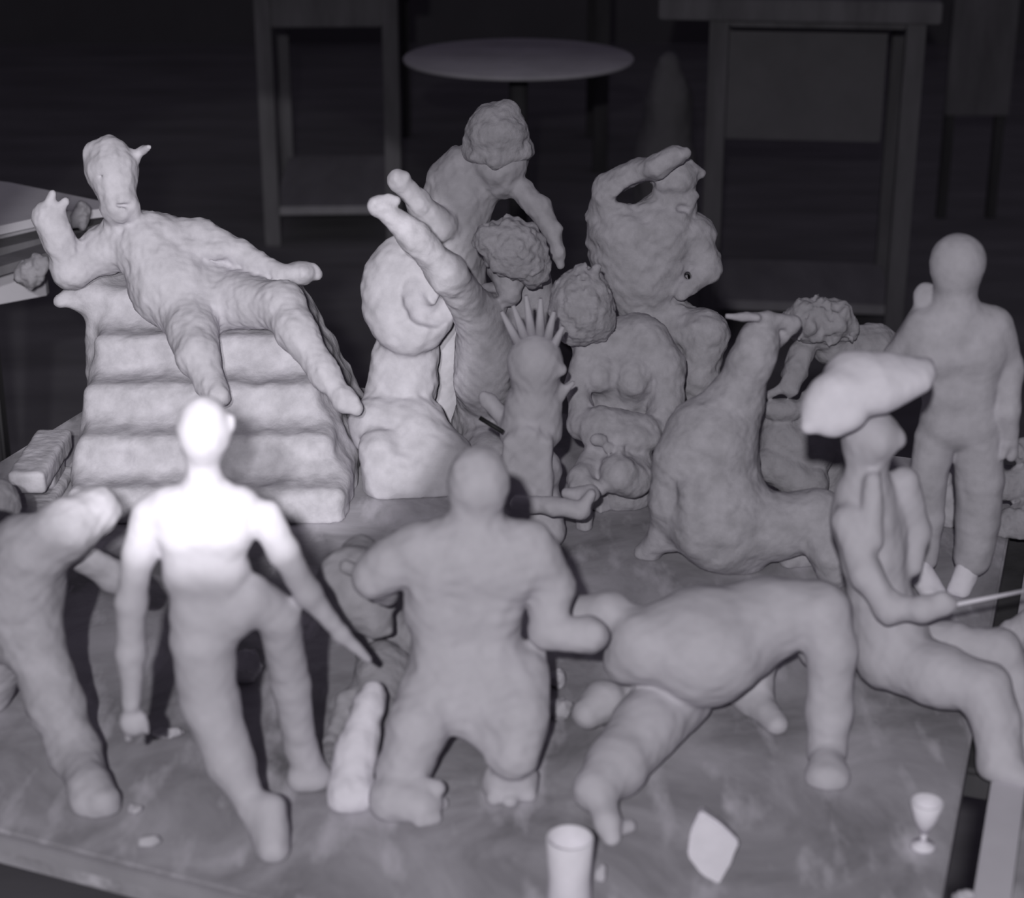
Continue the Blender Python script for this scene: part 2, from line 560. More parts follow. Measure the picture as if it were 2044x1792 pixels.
# ------------------------------------------------------------------ stepped block
s = Clay(1.6, k=0.03, lump=0.0012, lscale=0.06, vox=0.0024)
pl, pr = G(118, 1060), G(692, 1060)
w = (pr.x - pl.x)
for i in range(5):
    y0 = 1.60 + 0.054 * i
    xl = at(128, 1000, 1.6)[0][0] - 0.006 * (i == 4) - 0.013 * (i == 4)
    xr = at(690 - 8 * i, 1000, 1.6)[0][0] - 0.012 * i
    h = 0.033 * (i + 1)
    s.box(((xl + xr) / 2, (y0 + 1.885) / 2, BOARD + h / 2 - 0.01), ((xr - xl) / 2, (1.885 - y0) / 2, h / 2 + 0.01), 0, 0.012)
s.limb([(120, 600, 22), (180, 580, 25), (235, 565, 27)], [14, 18, 16])
blk = s.build('stepped_block', CLAY_ROUGH, None, 3)
tag(blk, 'wide stepped clay block with soft worn treads under the reclining figurine', 'block')

# ------------------------------------------------------------------ figurines
# 1 reclining horned man
o = figure('reclining_figurine', 'bearded horned clay man reclining on the stepped block with one arm raised', (-0.33, 1.83, 0.885))
s = Clay(1.80, k=0.012, lump=0.0006, lscale=0.024)
s.ball((222, 335, 2), 50, 56, 48).limb([(225, 340, 1), (238, 400, 0)], [46, 35]).ball((243, 418, 0), 33, 26, 34)
s.limb([(212, 300, 2), (190, 300, 2)], [26, 18]).limb([(268, 312, 2), (285, 300, 2), (297, 293, 1)], [14, 8, 6], 0.004)
s.limb([(236, 342, -0.1), (245, 392, -0.9)], [10, 13], 0.007)
s.ball((213, 350, -0.5), 11, 8, 8, sub=True, k=0.006).ball((247, 410, -1.6), 16, 4, 8, sub=True, k=0.005)
s.limb([(240, 420, 1), (245, 470, 2)], [30, 40])
s.limb([(215, 495, 2), (300, 480, 2), (385, 470, 2)], [48, 52, 36])
s.limb([(300, 500, 1), (345, 570, 0), (395, 620, -1)], [66, 82, 62])
s.limb([(320, 520, 2), (430, 575, 2)], [60, 62])
s.limb([(405, 470, 2), (480, 505, 1), (565, 546, -1), (605, 545, -1)], [33, 25, 17, 19], .005).limb([(600, 552, 0), (632, 549, 0)], [16, 8]).limb([(600, 536, 0), (626, 533, 0)], [12, 7])
s.limb([(300, 440, 1), (380, 500, 0.2), (440, 500, 0)], [10, 16, 14], .01)
s.limb([(205, 500, 2), (150, 535, 1), (138, 538, 1)], [38, 32, 30]).limb([(140, 540, 1), (118, 480, 0), (100, 440, 0)], [32, 27, 22]).ball((98, 432, 0), 32, 36, 24)
s.limb([(95, 415, 0), (104, 388, 0)], [15, 9], 0.005).limb([(112, 425, 0), (130, 402, 0)], [11, 7], 0.005)
s.limb([(440, 595, 0), (560, 612, -5)], [64, 44]).limb([(565, 605, -5), (590, 660, -8), (650, 745, -11)], [42, 38, 27]).limb([(645, 745, -11), (690, 800, -13), (712, 815, -13.5)], [26, 20, 14])
s.limb([(370, 600, -1), (385, 670, -6)], [70, 46]).limb([(385, 665, -6), (395, 710, -9), (420, 765, -11)], [45, 40, 27]).limb([(420, 765, -11), (436, 790, -13)], [26, 24])
s.build('body', CLAY, o, 1)

# 2 boy seen from behind
o = figure('walking_figurine', 'slender clay boy seen from behind walking toward the stepped block', base_of(1.11, 480))
s = Clay(1.10, k=0.012, lump=0.0003, lscale=0.03)
q = .005
s.ball((408, 858), 55, 68, 60, k=q).ball((463, 842, 0), 8, 15, 8, k=0.004).limb([(405, 915), (407, 965)], [33, 38], .008)
s.limb([(338, 1012), (478, 1012)], [44, 44]).limb([(365, 1060), (452, 1060)], [58, 56]).limb([(378, 1140), (446, 1140)], [56, 54])
s.limb([(392, 1220), (450, 1205)], [54, 50]).limb([(402, 1275), (470, 1225)], [58, 46])
s.limb([(300, 1026), (276, 1110, -0.5), (262, 1200, -1), (262, 1300, -1), (262, 1405, -1.5)], [37, 32, 30, 29, 19], q).ball((265, 1440, -1.5), 27, 30, 20, k=q).limb([(285, 1432, -1.5), (293, 1460, -1.5)], [9, 7], .003).limb([(258, 1455, -1.5), (256, 1472, -1.5)], [11, 9], .003)
s.limb([(530, 1032), (565, 1100), (615, 1185, 1), (680, 1265, 2), (735, 1316, 2.5)], [36, 30, 26, 15, 9], q)
s.limb([(405, 1285), (418, 1400, 0), (460, 1520, -1), (500, 1605, -2)], [64, 58, 47, 30], q).limb([(505, 1612, -2.5), (538, 1670, 'g')], [30, 34], q).limb([(542, 1612, -3.0), (545, 1692, 'g')], [29, 33], .010)
s.limb([(500, 1190), (556, 1230, 1), (580, 1360, 3), (600, 1490, 4)], [46, 42, 38, 32], q).limb([(600, 1490, 4), (622, 1548, 'g')], [32, 34], q).limb([(600, 1556, 'g'), (638, 1550, 'g')], [28, 27], q)
s.build('body', CLAY_SMOOTH, o, 2)

# 3 kneeling man from behind
o = figure('kneeling_figurine', 'broad backed clay man kneeling in the middle seen from behind', base_of(1.16, 930))
s = Clay(1.17, k=0.014, lump=0.0005, lscale=0.03)
q = .005
s.ball((955, 962), 63, 72, 62, k=.008).limb([(948, 1030), (945, 1065)], [50, 58], .010)
s.limb([(840, 1090), (1055, 1085)], [50, 50]).limb([(875, 1130), (1020, 1130)], [74, 72]).limb([(880, 1210), (980, 1210)], [74, 66]).limb([(900, 1290), (970, 1290)], [80, 72]).limb([(900, 1345, -1), (985, 1350, -1)], [74, 70])
s.limb([(825, 1100), (775, 1130, 0), (745, 1150, 0)], [54, 52, 44], q).limb([(745, 1155, 0), (772, 1185, 2)], [38, 26], q)
s.limb([(1070, 1112), (1102, 1175, 0), (1092, 1250, -1)], [54, 44, 38], q).limb([(1092, 1264, -1.5), (1178, 1266, -2)], [36, 38], q).limb([(1068, 1290, 0), (1062, 1350, 0)], [20, 22], q)
s.limb([(855, 1390, -2), (835, 1450, -4), (805, 1540, -5)], [64, 60, 54], q).limb([(785, 1595, 'g'), (840, 1605, 'g')], [50, 44], q).limb([(835, 1570, -6.5), (872, 1572, -6.8)], [24, 18], .003).limb([(850, 1605, 'g'), (880, 1604, 'g')], [20, 15], .003).limb([(840, 1636, 'g'), (868, 1634, 'g')], [18, 14], .003)
s.limb([(1035, 1350, -1), (1035, 1430, -3.5), (1025, 1505, -4.8)], [62, 60, 52], q).ball((1018, 1555, 'g'), 58, 50, 46, k=q).limb([(988, 1570, 'g'), (985, 1592, 'g')], [26, 18], .003).limb([(1018, 1580, 'g'), (1018, 1598, 'g')], [22, 16], .003).limb([(1048, 1570, 'g'), (1056, 1588, 'g')], [22, 16], .003)
s.limb([(905, 1370, -1.6), (985, 1375, -1.6)], [66, 62], .016).limb([(925, 1410, -2.4), (985, 1430, -3)], [46, 44], .014).limb([(950, 1450, -3), (985, 1490, -4.5)], [34, 22], .010)
s.build('body', CLAY_SMOOTH, o, 3)

# 4 crouching figure beside him
o = figure('crouching_figurine', 'heavy jawed clay figure crouching left of the kneeling man', base_of(1.25, 740))
s = Clay(1.25, k=0.010, lump=0.0006, lscale=0.03)
s.ball((702, 1172), 74, 84, 66).limb([(715, 1200, -1), (748, 1238, -1.5)], [50, 36], .010).limb([(762, 1196, -1.5), (782, 1206, -1.5)], [20, 11], .005).limb([(745, 1264, -2), (776, 1258, -2)], [12, 9], .003).limb([(690, 1130, -3), (745, 1150, -2.5)], [14, 16], .008).ball((748, 1180, -2.6), 12, 9, 10, sub=True, k=.005)
s.limb([(720, 1120, 3), (765, 1250, 5), (785, 1340, 4)], [50, 64, 66]).limb([(765, 1340, 0), (755, 1420, -4)], [60, 45])
s.limb([(750, 1350, 0), (690, 1400, -3), (660, 1490, -4)], [26, 18, 16], .005).limb([(660, 1490, -4), (655, 1550, 'g')], [18, 20], .005)
s.limb([(740, 1430, -5), (740, 1480, 'g')], [38, 38])
s.build('body', CLAY_DARK, o, 4)
sh = Clay(1.16, k=0.006, lump=0.0004)
sh.limb([(745, 1385, 1), (735, 1420, 0)], [26, 26]).limb([(735, 1410, 0), (712, 1500, -2), (700, 1570, 'g')], [30, 42, 46]).limb([(690, 1590, 'g'), (720, 1590, 'g')], [36, 34])
sh.ball((722, 1398, 1), 20, 14, 14)
sh.build('foot', PLASTER, o, 5)

# 5 crawling figure
o = figure('crawling_figurine', 'clay figure in a loose tunic crawling on straight arms at lower right', base_of(1.18, 1450))
s = Clay(1.20, k=0.014, lump=0.0004, lscale=0.03)
s.limb([(1290, 1290, -1), (1400, 1280, 0), (1530, 1235, 1), (1630, 1215, 1)], [78, 104, 76, 60]).ball((1410, 1310, -2), 105, 84, 85, roll=-10).limb([(1400, 1310, -1), (1480, 1280, 0)], [92, 70])
s.limb([(1640, 1225, 0), (1660, 1300, -1), (1655, 1420, -2), (1650, 1500, -3)], [58, 48, 44, 37], .007).limb([(1650, 1500, -3), (1652, 1548, 'g')], [37, 31], .005).limb([(1630, 1550, 'g'), (1672, 1552, 'g')], [20, 20])
s.limb([(1250, 1320, -1), (1262, 1255, 0), (1215, 1218, 1), (1140, 1228, 2)], [46, 42, 38, 36], .006)
s.ball((1635, 1285, 6), 48, 52, 50)
s.limb([(1520, 1290, 6), (1500, 1390, 6), (1550, 1445, 'g')], [40, 34, 24])
s.limb([(1350, 1390, 0), (1290, 1450, -3.5), (1230, 1530, -7.5), (1190, 1575, -10)], [72, 68, 60, 46], .006).limb([(1190, 1578, -10), (1212, 1638, -12.5)], [40, 24], .005).limb([(1215, 1655, 'g'), (1256, 1650, 'g')], [22, 15], .005).limb([(1212, 1638, -12.5), (1222, 1672, 'g')], [24, 19], .005)
s.limb([(1300, 1400, 3), (1200, 1410, 3)], [48, 42], .006).limb([(1205, 1400, 2), (1172, 1424, 1)], [44, 32], .006)
s.build('body', CLAY_SMOOTH, o, 6)

# 6 hat figure
o = figure('hatted_figurine', 'lunging clay figure in a wide three cornered hat holding a thin stick', base_of(1.2, 1850))
s = Clay(1.24, k=0.011, lump=0.0004, lscale=0.03)
s.ball((1738, 868, 0), 58, 52, 56).limb([(1760, 880, -1), (1792, 878, -1)], [34, 16]).limb([(1730, 910, 0), (1730, 965, 0)], [40, 44])
s.limb([(1715, 990, 0), (1790, 980, 2)], [46, 40]).limb([(1725, 1040, 0), (1760, 1040, 2)], [68, 66]).limb([(1742, 1110, 0), (1765, 1110, 2)], [66, 60]).limb([(1755, 1180, 0), (1775, 1250, 0), (1780, 1300, 0)], [64, 68, 68])
s.limb([(1742, 960, -2), (1738, 1080, -3)], [18, 26], .006).limb([(1805, 960, 1), (1832, 1060, 1), (1822, 1130, 0)], [30, 26, 20], .006)
s.limb([(1692, 1040, -2), (1728, 1140, -4), (1775, 1215, -5)], [34, 32, 28], .006).limb([(1775, 1215, -5), (1840, 1215, -6), (1885, 1208, -6)], [28, 24, 22], .006).limb([(1880, 1195, -6), (1898, 1205, -6)], [15, 12], .005)
s.limb([(1775, 1310, -1), (1880, 1350, -4), (1965, 1370, -6)], [66, 58, 46]).limb([(1965, 1372, -6), (1985, 1430, -7), (1996, 1495, -8)], [46, 44, 38]).limb([(1985, 1530, 'g'), (2050, 1555, 'g')], [28, 24]).limb([(1996, 1495, -8), (1992, 1530, 'g')], [38, 32])
s.limb([(1790, 1270, 3), (1900, 1285, 1), (1995, 1300, 0)], [50, 42, 40], .006).limb([(1995, 1300, 0), (2025, 1370, -1), (2055, 1480, -2), (2060, 'G', -2)], [38, 34, 30, 30])
s.build('body', CLAY_SMOOTH, o, 7)
h = Clay(1.235, k=0.014, lump=0.0002, lscale=0.03)
h.limb([(1700, 755, 0), (1745, 760, 0)], [56, 52]).limb([(1660, 790, -2), (1612, 852, -3)], [44, 14]).limb([(1640, 810, -2), (1660, 850, -3)], [34, 22]).limb([(1745, 765, -1), (1846, 742, 0)], [50, 20]).limb([(1780, 745, 0), (1848, 728, 1)], [26, 12]).limb([(1760, 785, -2), (1838, 765, -1)], [34, 18]).limb([(1690, 800, -2), (1700, 830, -3)], [44, 26])
h.ball((1745, 862, 0), 60, 50, 60, sub=True, k=0.004)
h.build('hat', PLASTER, o, 8)
tag(rod('thin_stick', A(1880, 1212, 1.18), A(2060, 1176, 1.20), 0.0016, 0.0014, PLASTER), 'thin pale stick held by the hatted figurine', 'stick')

# 7 robed woman leaning on one arm
o = figure('robed_figurine', 'robed clay woman leaning on a straight arm and shading her brow', base_of(1.53, 1450))
s = Clay(1.52, k=0.016, lump=0.0005, lscale=0.026)
s.ball((1512, 690, 1), 43, 60, 44, roll=-18).limb([(1490, 740, 1), (1470, 800, 1)], [44, 50]).limb([(1530, 720, 0), (1515, 750, 0)], [18, 16], .005)
s.limb([(1462, 810, 1), (1425, 880, 0), (1410, 950, 0)], [55, 80, 92]).limb([(1390, 860, 0), (1360, 900, -1)], [55, 44]).limb([(1430, 930, 1), (1440, 1030, -1), (1490, 1090, -1)], [80, 95, 50]).limb([(1400, 1040, -2), (1420, 1080, -2)], [62, 48])
s.limb([(1450, 1050, -1), (1560, 1050, -2), (1630, 1030, -2)], [80, 58, 50]).limb([(1635, 1030, -2), (1660, 1110, -5), (1665, 1150, 'g')], [46, 34, 30]).limb([(1440, 1090, -3), (1480, 1120, 'g')], [40, 24])
s.limb([(1345, 930, -1), (1332, 1000, -1), (1325, 1068, 0)], [38, 31, 25]).limb([(1322, 1072, 0), (1282, 1102, 'g')], [22, 16]).limb([(1322, 1085, 'g'), (1300, 1108, 'g')], [16, 10])
s.limb([(1380, 980, -4), (1385, 1080, -4)], [18, 22], .014).limb([(1430, 990, -3.5), (1455, 1080, -3.5)], [18, 20], .014)
s.limb([(1530, 690, 3), (1575, 655, 2)], [24, 16], .006).limb([(1585, 645, 2), (1530, 634, 1), (1480, 632, 0)], [16, 12, 8], .005).limb([(1510, 634, 0), (1452, 631, 0)], [9, 6], .004)
s.limb([(1575, 1118, 'g'), (1625, 1108, 'g')], [20, 26], .006)
s.build('body', CLAY_ROUGH, o, 9)

# 8 standing man at right
o = figure('standing_figurine', 'smooth bald clay man standing upright at the right edge', base_of(1.46, 1890))
s = Clay(1.46, k=0.014, lump=0.0003, lscale=0.03)
q = .005
s.ball((1912, 522), 56, 57, 56, k=.007).limb([(1908, 565), (1905, 620)], [42, 44], .009)
s.limb([(1850, 650), (1965, 645)], [36, 38]).limb([(1862, 700), (1955, 700)], [62, 62]).limb([(1895, 775), (1940, 775)], [56, 54]).limb([(1890, 845), (1945, 845)], [54, 56])
s.limb([(1985, 650), (2012, 735, 0), (2010, 820, -1), (2016, 880, -1)], [38, 31, 25, 17], q).ball((2018, 900, -1), 15, 22, 13, k=q).limb([(2008, 890, -1.5), (2002, 912, -1.5)], [8, 6], .003)
s.limb([(1842, 655), (1795, 715, 1), (1790, 770, 0)], [36, 32, 26], q).ball((1850, 590, 1), 26, 27, 20, k=.003).limb([(1792, 705, 2), (1848, 605, 1)], [24, 19], q)
s.limb([(1868, 875), (1852, 950, 0), (1860, 1030, 0), (1850, 1115, 0)], [42, 37, 25, 22], .003).limb([(1950, 872), (1956, 960), (1952, 1040), (1942, 1112)], [50, 48, 44, 38], .003)
s.build('body', CLAY, o, 10)
for (a, b) in (((1838, 1135, 0), (1876, 1182, 'g')), ((1932, 1128, 0), (1902, 1178, 'g'))):
    f = Clay(1.455, k=0.005, lump=0.0002)
    f.limb([a, b], [22, 13]).limb([(a[0], a[1] + 20, 0), (a[0] + (b[0] - a[0]) * .4, b[1], 'g')], [20, 18])
    f.build('shoe', PLASTER, o, 11)

# 9 curly haired figure behind the robed woman
o = figure('hunched_figurine', 'curly haired clay figure hunched behind the robed woman', base_of(1.66, 1640))
s = Clay(1.64, k=0.008, lump=0.0006, lscale=0.022)
q = .004
s.ball((1640, 655, 0), 60, 40, 50).limb([(1660, 690, 1), (1745, 695, 2), (1790, 730, 3)], [40, 46, 40]).limb([(1700, 720, 3), (1690, 800, 5), (1670, 900, 6)], [46, 50, 56])
s.limb([(1600, 705, -1), (1585, 745, -2), (1578, 775, -3)], [26, 24, 18], q).limb([(1570, 772, -3), (1535, 787, -3)], [12, 7], q)
s.ball((1562, 818, -3), 44, 24, 26, k=q).ball((1628, 806, -3), 34, 34, 28, k=q).limb([(1545, 840, -2), (1600, 850, -2)], [26, 30], q).limb([(1625, 830, -1), (1650, 900, 0)], [40, 50], q)
s.limb([(1560, 880, -3), (1620, 905, -3)], [46, 46], q).limb([(1535, 925, -4.5), (1610, 965, -4.5)], [34, 46], q).limb([(1640, 930, 0), (1630, 'G', 0)], [56, 60])
s.build('body', CLAY_DARK, o, 12)
hr = Clay(1.63, k=0.006, lump=0.0022, lscale=0.018)
hr.limb([(1615, 640, 0), (1660, 640, 0)], [46, 44]).ball((1590, 650, 0), 26, 26, 24).ball((1690, 655, 0), 22, 26, 22)
hr.build('hair', CLAY_DARK, o, 13)

# 10 figure with forearm over its head
o = figure('shading_figurine', 'rough clay figure with one forearm raised over its tilted head', base_of(1.82, 1330))
s = Clay(1.80, k=0.012, lump=0.0008, lscale=0.022)
s.ball((1340, 388, -2.3), 8, 7, 9, sub=True, k=.006).ball((1365, 418, -2), 12, 5, 9, sub=True, k=.005).limb([(1345, 360, 0), (1352, 400, 0)], [48, 38]).limb([(1330, 410, 0), (1350, 428, -1)], [30, 18]).limb([(1375, 340, 0), (1400, 347, 0)], [22, 9], .004).limb([(1370, 400, -1), (1382, 388, -1)], [20, 12], .005)
s.limb([(1305, 432, 1), (1322, 410, 1)], [34, 34], .006)
s.limb([(1215, 500, 1), (1212, 430, 1), (1218, 390, 0)], [42, 38, 38], .006).limb([(1220, 378, 0), (1280, 345, -1), (1318, 330, -2.5)], [37, 30, 24], .004).limb([(1312, 333, -2.5), (1345, 310, -2.8), (1368, 305, -2.8)], [25, 20, 13], .003)
s.limb([(1245, 470, 0), (1260, 560, 0)], [66, 66]).limb([(1320, 460, 0), (1310, 560, 0)], [68, 66]).limb([(1285, 600, 0), (1300, 650, 0)], [64, 68])
s.limb([(1350, 460, 0), (1385, 465, 0)], [40, 36]).limb([(1388, 470, 0), (1412, 535, -1)], [36, 30]).limb([(1412, 535, -1), (1360, 585, -3)], [28, 16], .004)
s.limb([(1320, 650, 0), (1410, 665, -4)], [62, 42]).limb([(1408, 668, -4), (1392, 760, -5), (1390, 840, -4), (1390, 'G', -3)], [44, 38, 32, 34]).limb([(1310, 690, 0), (1330, 800, 2), (1340, 'G', 2)], [60, 42, 40])
s.limb([(1262, 480, -1.5), (1285, 560, -2)], [34, 40], .014).limb([(1318, 480, -1.5), (1340, 560, -1.5)], [14, 12], .008).ball((1372, 551, -2), 7, 7, 60, sub=True, k=.002).ball((1266, 386, 0), 40, 15, 160, roll=24, sub=True, k=.005)
s.build('body', CLAY_ROUGH, o, 14)

# 11 seated woman
o = figure('seated_figurine', 'plump seated clay woman with a round bobbed head and bare breasts', base_of(1.70, 1230))
s = Clay(1.68, k=0.012, lump=0.0006, lscale=0.022)
s.limb([(1165, 655, 1), (1200, 690, 2)], [40, 42]).limb([(1195, 690, 2), (1270, 680, 2)], [48, 56]).limb([(1210, 740, 2), (1255, 770, 2)], [62, 72]).limb([(1220, 820, 2), (1270, 830, 2)], [60, 60])
s.limb([(1295, 680, 1), (1328, 730, 0), (1332, 800, -1), (1310, 855, -3)], [44, 38, 34, 28], .006).ball((1262, 750, -1.1), 34, 42, 32, k=.012).ball((1264, 766, -1.6), 20, 20, 18, k=.012).ball((1196, 742, -0.7), 27, 38, 28, k=.012).ball((1196, 758, -1.1), 16, 18, 16, k=.012)
s.limb([(1165, 715, 0), (1152, 770, -1), (1165, 840, -3)], [24, 24, 24], .005).limb([(1160, 850, -3), (1180, 860, -3)], [26, 18])
s.limb([(1200, 855, -4), (1280, 865, -4)], [46, 40], .005).ball((1240, 875, -5), 78, 32, 40, k=.005).ball((1195, 878, -7), 18, 12, 12, k=.003).ball((1215, 893, -7), 12, 10, 10, k=.003).ball((1238, 895, -7), 10, 9, 10, k=.003)
s.limb([(1190, 910, -5), (1160, 955, -8), (1165, 975, -9)], [28, 26, 20], .005).limb([(1225, 930, -5), (1260, 935, -5)], [52, 50], .006).limb([(1235, 945, -8), (1262, 955, -7)], [40, 40], .008).limb([(1150, 970, -9), (1200, 975, -9)], [16, 14], .005)
s.limb([(1240, 880, 1), (1240, 'G', -2)], [66, 70]).limb([(1165, 975, -9), (1165, 'G', -9)], [18, 18])
s.build('body', CLAY_ROUGH, o, 15)
hr = Clay(1.675, k=0.006, lump=0.0011, lscale=0.014)
hr.ball((1160, 608, 0), 64, 74, 62).limb([(1150, 640, 0), (1185, 640, 0)], [50, 44]).limb([(1160, 540, 0), (1168, 530, 0)], [14, 8], .004).limb([(1185, 545, 0), (1192, 532, 0)], [12, 6], .004).ball((1130, 650, 0), 24, 22, 30)
hr.build('hair', CLAY_HAIR, o, 16)
bx = Clay(1.62, k=0.003, lump=0.0002)
gp = G(1200, 1015)
bx.box((gp.x, gp.y, BOARD + 0.009), (0.010, 0.010, 0.010), 40, 0.002)
tag(bx.build('clay_cube', CLAY, None, 1), 'little clay cube on the board in front of the seated woman', 'clay cube')

# 12 crowned figure
o = figure('crowned_figurine', 'clay figure in a pleated robe wearing a crown of radiating spikes', base_of(1.57, 1060))
s = Clay(1.57, k=0.010, lump=0.0004, lscale=0.02)
s.ball((1068, 722, 0), 57, 60, 56).limb([(1100, 730, -1), (1120, 738, -1)], [24, 12], .005).limb([(1100, 770, 0), (1118, 775, 0)], [18, 10], .005).limb([(1068, 770, 0), (1066, 800, 0)], [44, 46])
s.limb([(1050, 815, 0), (1085, 820, 0)], [42, 36]).limb([(1045, 860, 0), (1080, 860, 0)], [48, 42]).limb([(1040, 940, 0), (1075, 940, 0)], [52, 48]).limb([(1045, 1010, 0), (1075, 1010, 0)], [54, 50]).limb([(1045, 'G', -1), (1080, 'G', -1)], [50, 46])
for x in (1012, 1040, 1066, 1092):
    s.limb([(x, 860 + abs(x - 1050) * .6, -2.4), (x - 2, 1000, -2.6)], [9, 11], .012)
s.limb([(1035, 1005, -4), (1100, 1010, -5), (1160, 1018, -5)], [17, 18, 20], .005).limb([(1130, 985, -3), (1180, 985, -4)], [12, 18], .005).limb([(1160, 1015, -5), (1182, 985, -5)], [14, 8], .004)
s.limb([(1015, 845, 1), (975, 800, 2), (965, 790, 2)], [20, 14, 10], .006).limb([(1120, 790, 0), (1142, 765, 0)], [8, 5], .004).ball((1090, 1060, -2), 36, 34, 30)
s.build('body', CLAY_SMOOTH, o, 17)
cr = empty('crown', at(1068, 690, 1.57)[0]); attach(cr, o)
for tip, b in (((1001, 622), (1038, 678)), ((1024, 610), (1050, 668)), ((1050, 590), (1062, 662)), ((1079, 596), (1078, 660)), ((1106, 622), (1092, 668)), ((1124, 652), (1102, 685))):
    rod('spike', A(b[0], b[1] + 12, 1.57), A(*tip, 1.565), 0.0055, 0.0018, CLAY_SMOOTH, cr, 8)
tag(rod('short_rod', A(1004, 862, 1.54), A(958, 834, 1.55), 0.0022, 0.0022, BLACK), 'short black rod at the crowned figurine left side', 'rod')

# 13 tall shaggy headed figure leaning
o = figure('leaning_figurine', 'tall shaggy headed clay figure leaning over the others at the back', base_of(1.86, 930))
s = Clay(1.86, k=0.012, lump=0.0007, lscale=0.024)
s.ball((996, 318, 0), 60, 58, 54).limb([(1000, 340, -1), (1010, 365, -1)], [40, 26]).limb([(975, 360, 1), (925, 400, 1)], [42, 62]).limb([(915, 380, 1), (895, 470, 1), (890, 580, 1)], [64, 78, 76]).limb([(880, 350, 1), (920, 330, 1)], [24, 40]).limb([(890, 580, 1), (890, 720, 0), (890, 'G', 0)], [76, 70, 74])
s.limb([(1040, 378, -1), (1075, 415, -2), (1102, 460, -3), (1116, 505, -4)], [24, 24, 19, 14], .004).limb([(1114, 500, -4), (1120, 530, -4)], [12, 8], .004).limb([(985, 380, 0), (1045, 378, -1)], [20, 16], .004)
s.limb([(880, 450, -3), (835, 405, -4), (800, 365, -5)], [34, 24, 18], .006).ball((795, 355, -5), 20, 18, 18)
s.build('body', CLAY, o, 18)
hr = Clay(1.855, k=0.009, lump=0.0007, lscale=0.018)
hr.ball((992, 268, 0), 64, 58, 60).limb([(985, 240, 0), (1012, 222, 0)], [34, 22]).limb([(945, 300, 0), (1045, 300, 0)], [22, 22]).limb([(942, 312, -1), (990, 322, -2.4), (1048, 306, -1)], [13, 13, 13], .006)
hr.build('hair', CLAY_HAIR, o, 19)

# 14 bowed curly head with a raised arm and a wide robe
o = figure('bowed_figurine', 'robed clay figure with bowed curly head and an arm stretched to upper left', base_of(1.74, 930))
s = Clay(1.76, k=0.014, lump=0.0007, lscale=0.03)
s.limb([(1015, 540, -1), (1018, 588, -2.4)], [44, 22]).limb([(1050, 560, 2), (1060, 620, 2)], [50, 55]).limb([(985, 610, 1), (970, 690, 0), (965, 760, -1)], [46, 56, 60]).limb([(1050, 640, 3), (1040, 760, 2)], [60, 66])
s.limb([(958, 640, -2), (975, 720, -1.5)], [46, 52]).limb([(955, 630, -2), (895, 548, -7), (830, 475, -8.5), (766, 416, -9)], [42, 36, 29, 21], .012).ball((757, 409, -9), 25, 21, 20, k=.004).limb([(775, 395, -9), (790, 400, -8.8)], [8, 12], .004)
s.limb([(972, 780, 1), (968, 860, 3), (975, 920, 4)], [60, 60, 56]).limb([(965, 'G', 3), (1000, 'G', 4)], [56, 50])
s.build('body', CLAY_ROUGH, o, 20)
hr = Clay(1.73, k=0.006, lump=0.0022, lscale=0.024)
hr.ball((1025, 495, 0), 68, 58, 60, roll=-20).ball((1060, 530, 0), 36, 44, 40).ball((985, 480, 0), 40, 34, 40)
hr.build('hair', CLAY_HAIR, o, 21)

# 15 coiled shell form
o = figure('coiled_shell', 'big round spiral clay coil standing left of the bowed figurine', base_of(1.72, 815), 'sculpture', None)
s = Clay(1.76, k=0.012, lump=0.0007, lscale=0.035)
s.ball((818, 588, 0), 98, 124, 70)
pts, rs = [], []
for i in range(22):
    u = i / 21.0
    a = math.radians(150 + 250 * u)
    R = 30 + 22 * u
    x, y = 856 + R * 0.9 * math.cos(a), 588 - R * 1.05 * math.sin(a)
    e = max(0.0, 1 - ((x - 818) / 98)**2 - ((y - 588) / 124)**2)
    pts.append((x, y, -3.4 * math.sqrt(e) - 0.05)); rs.append(9 - 2 * u)
s.limb(pts, rs, .012, sub=True)
s.limb([(812, 690, 1), (808, 760, 0)], [64, 66], .006).limb([(770, 715, 0), (762, 790, -1)], [30, 34], .006)
s.limb([(760, 850, -3), (820, 860, -3)], [64, 76], .008).limb([(758, 900, -7), (770, 950, -8)], [44, 38], .008).limb([(840, 890, -5), (890, 920, -6)], [64, 62]).limb([(745, 855, -4), (738, 830, -3)], [30, 24], .006)
s.limb([(775, 'G', -8), (880, 'G', -7)], [48, 56])
s.build('coil', CLAY, o, 22)

# 16 figure cut by the left edge
o = figure('striding_figurine', 'clay figure striding at the left edge with its back bent forward', base_of(1.2, 60))
s = Clay(1.22, k=0.011, lump=0.0006, lscale=0.03)
s.limb([(60, 1110), (40, 1190), (40, 1250)], [76, 80, 82]).limb([(70, 1090), (130, 1060), (192, 1018, 2)], [60, 54, 50]).limb([(40, 1080, 1), (0, 1120, 2)], [50, 60])
s.limb([(150, 1100, 3), (225, 1150, 4), (262, 1178, 4)], [30, 30, 26], .006)
s.limb([(70, 1290, -2), (110, 1400, -4), (150, 1500, -6), (180, 1570, -8)], [60, 52, 46, 42]).limb([(180, 1580, -8), (200, 1600, 'g')], [42, 34]).limb([(170, 1606, 'g'), (215, 1606, 'g')], [22, 20])
s.limb([(10, 1280, 3), (-30, 1380, 4), (-20, 'G', 5)], [60, 48, 40]).ball((-70, 1050, 3), 55, 60, 55).limb([(-60, 1090, 3), (0, 1120, 2)], [45, 50])
s.build('body', CLAY, o, 23)

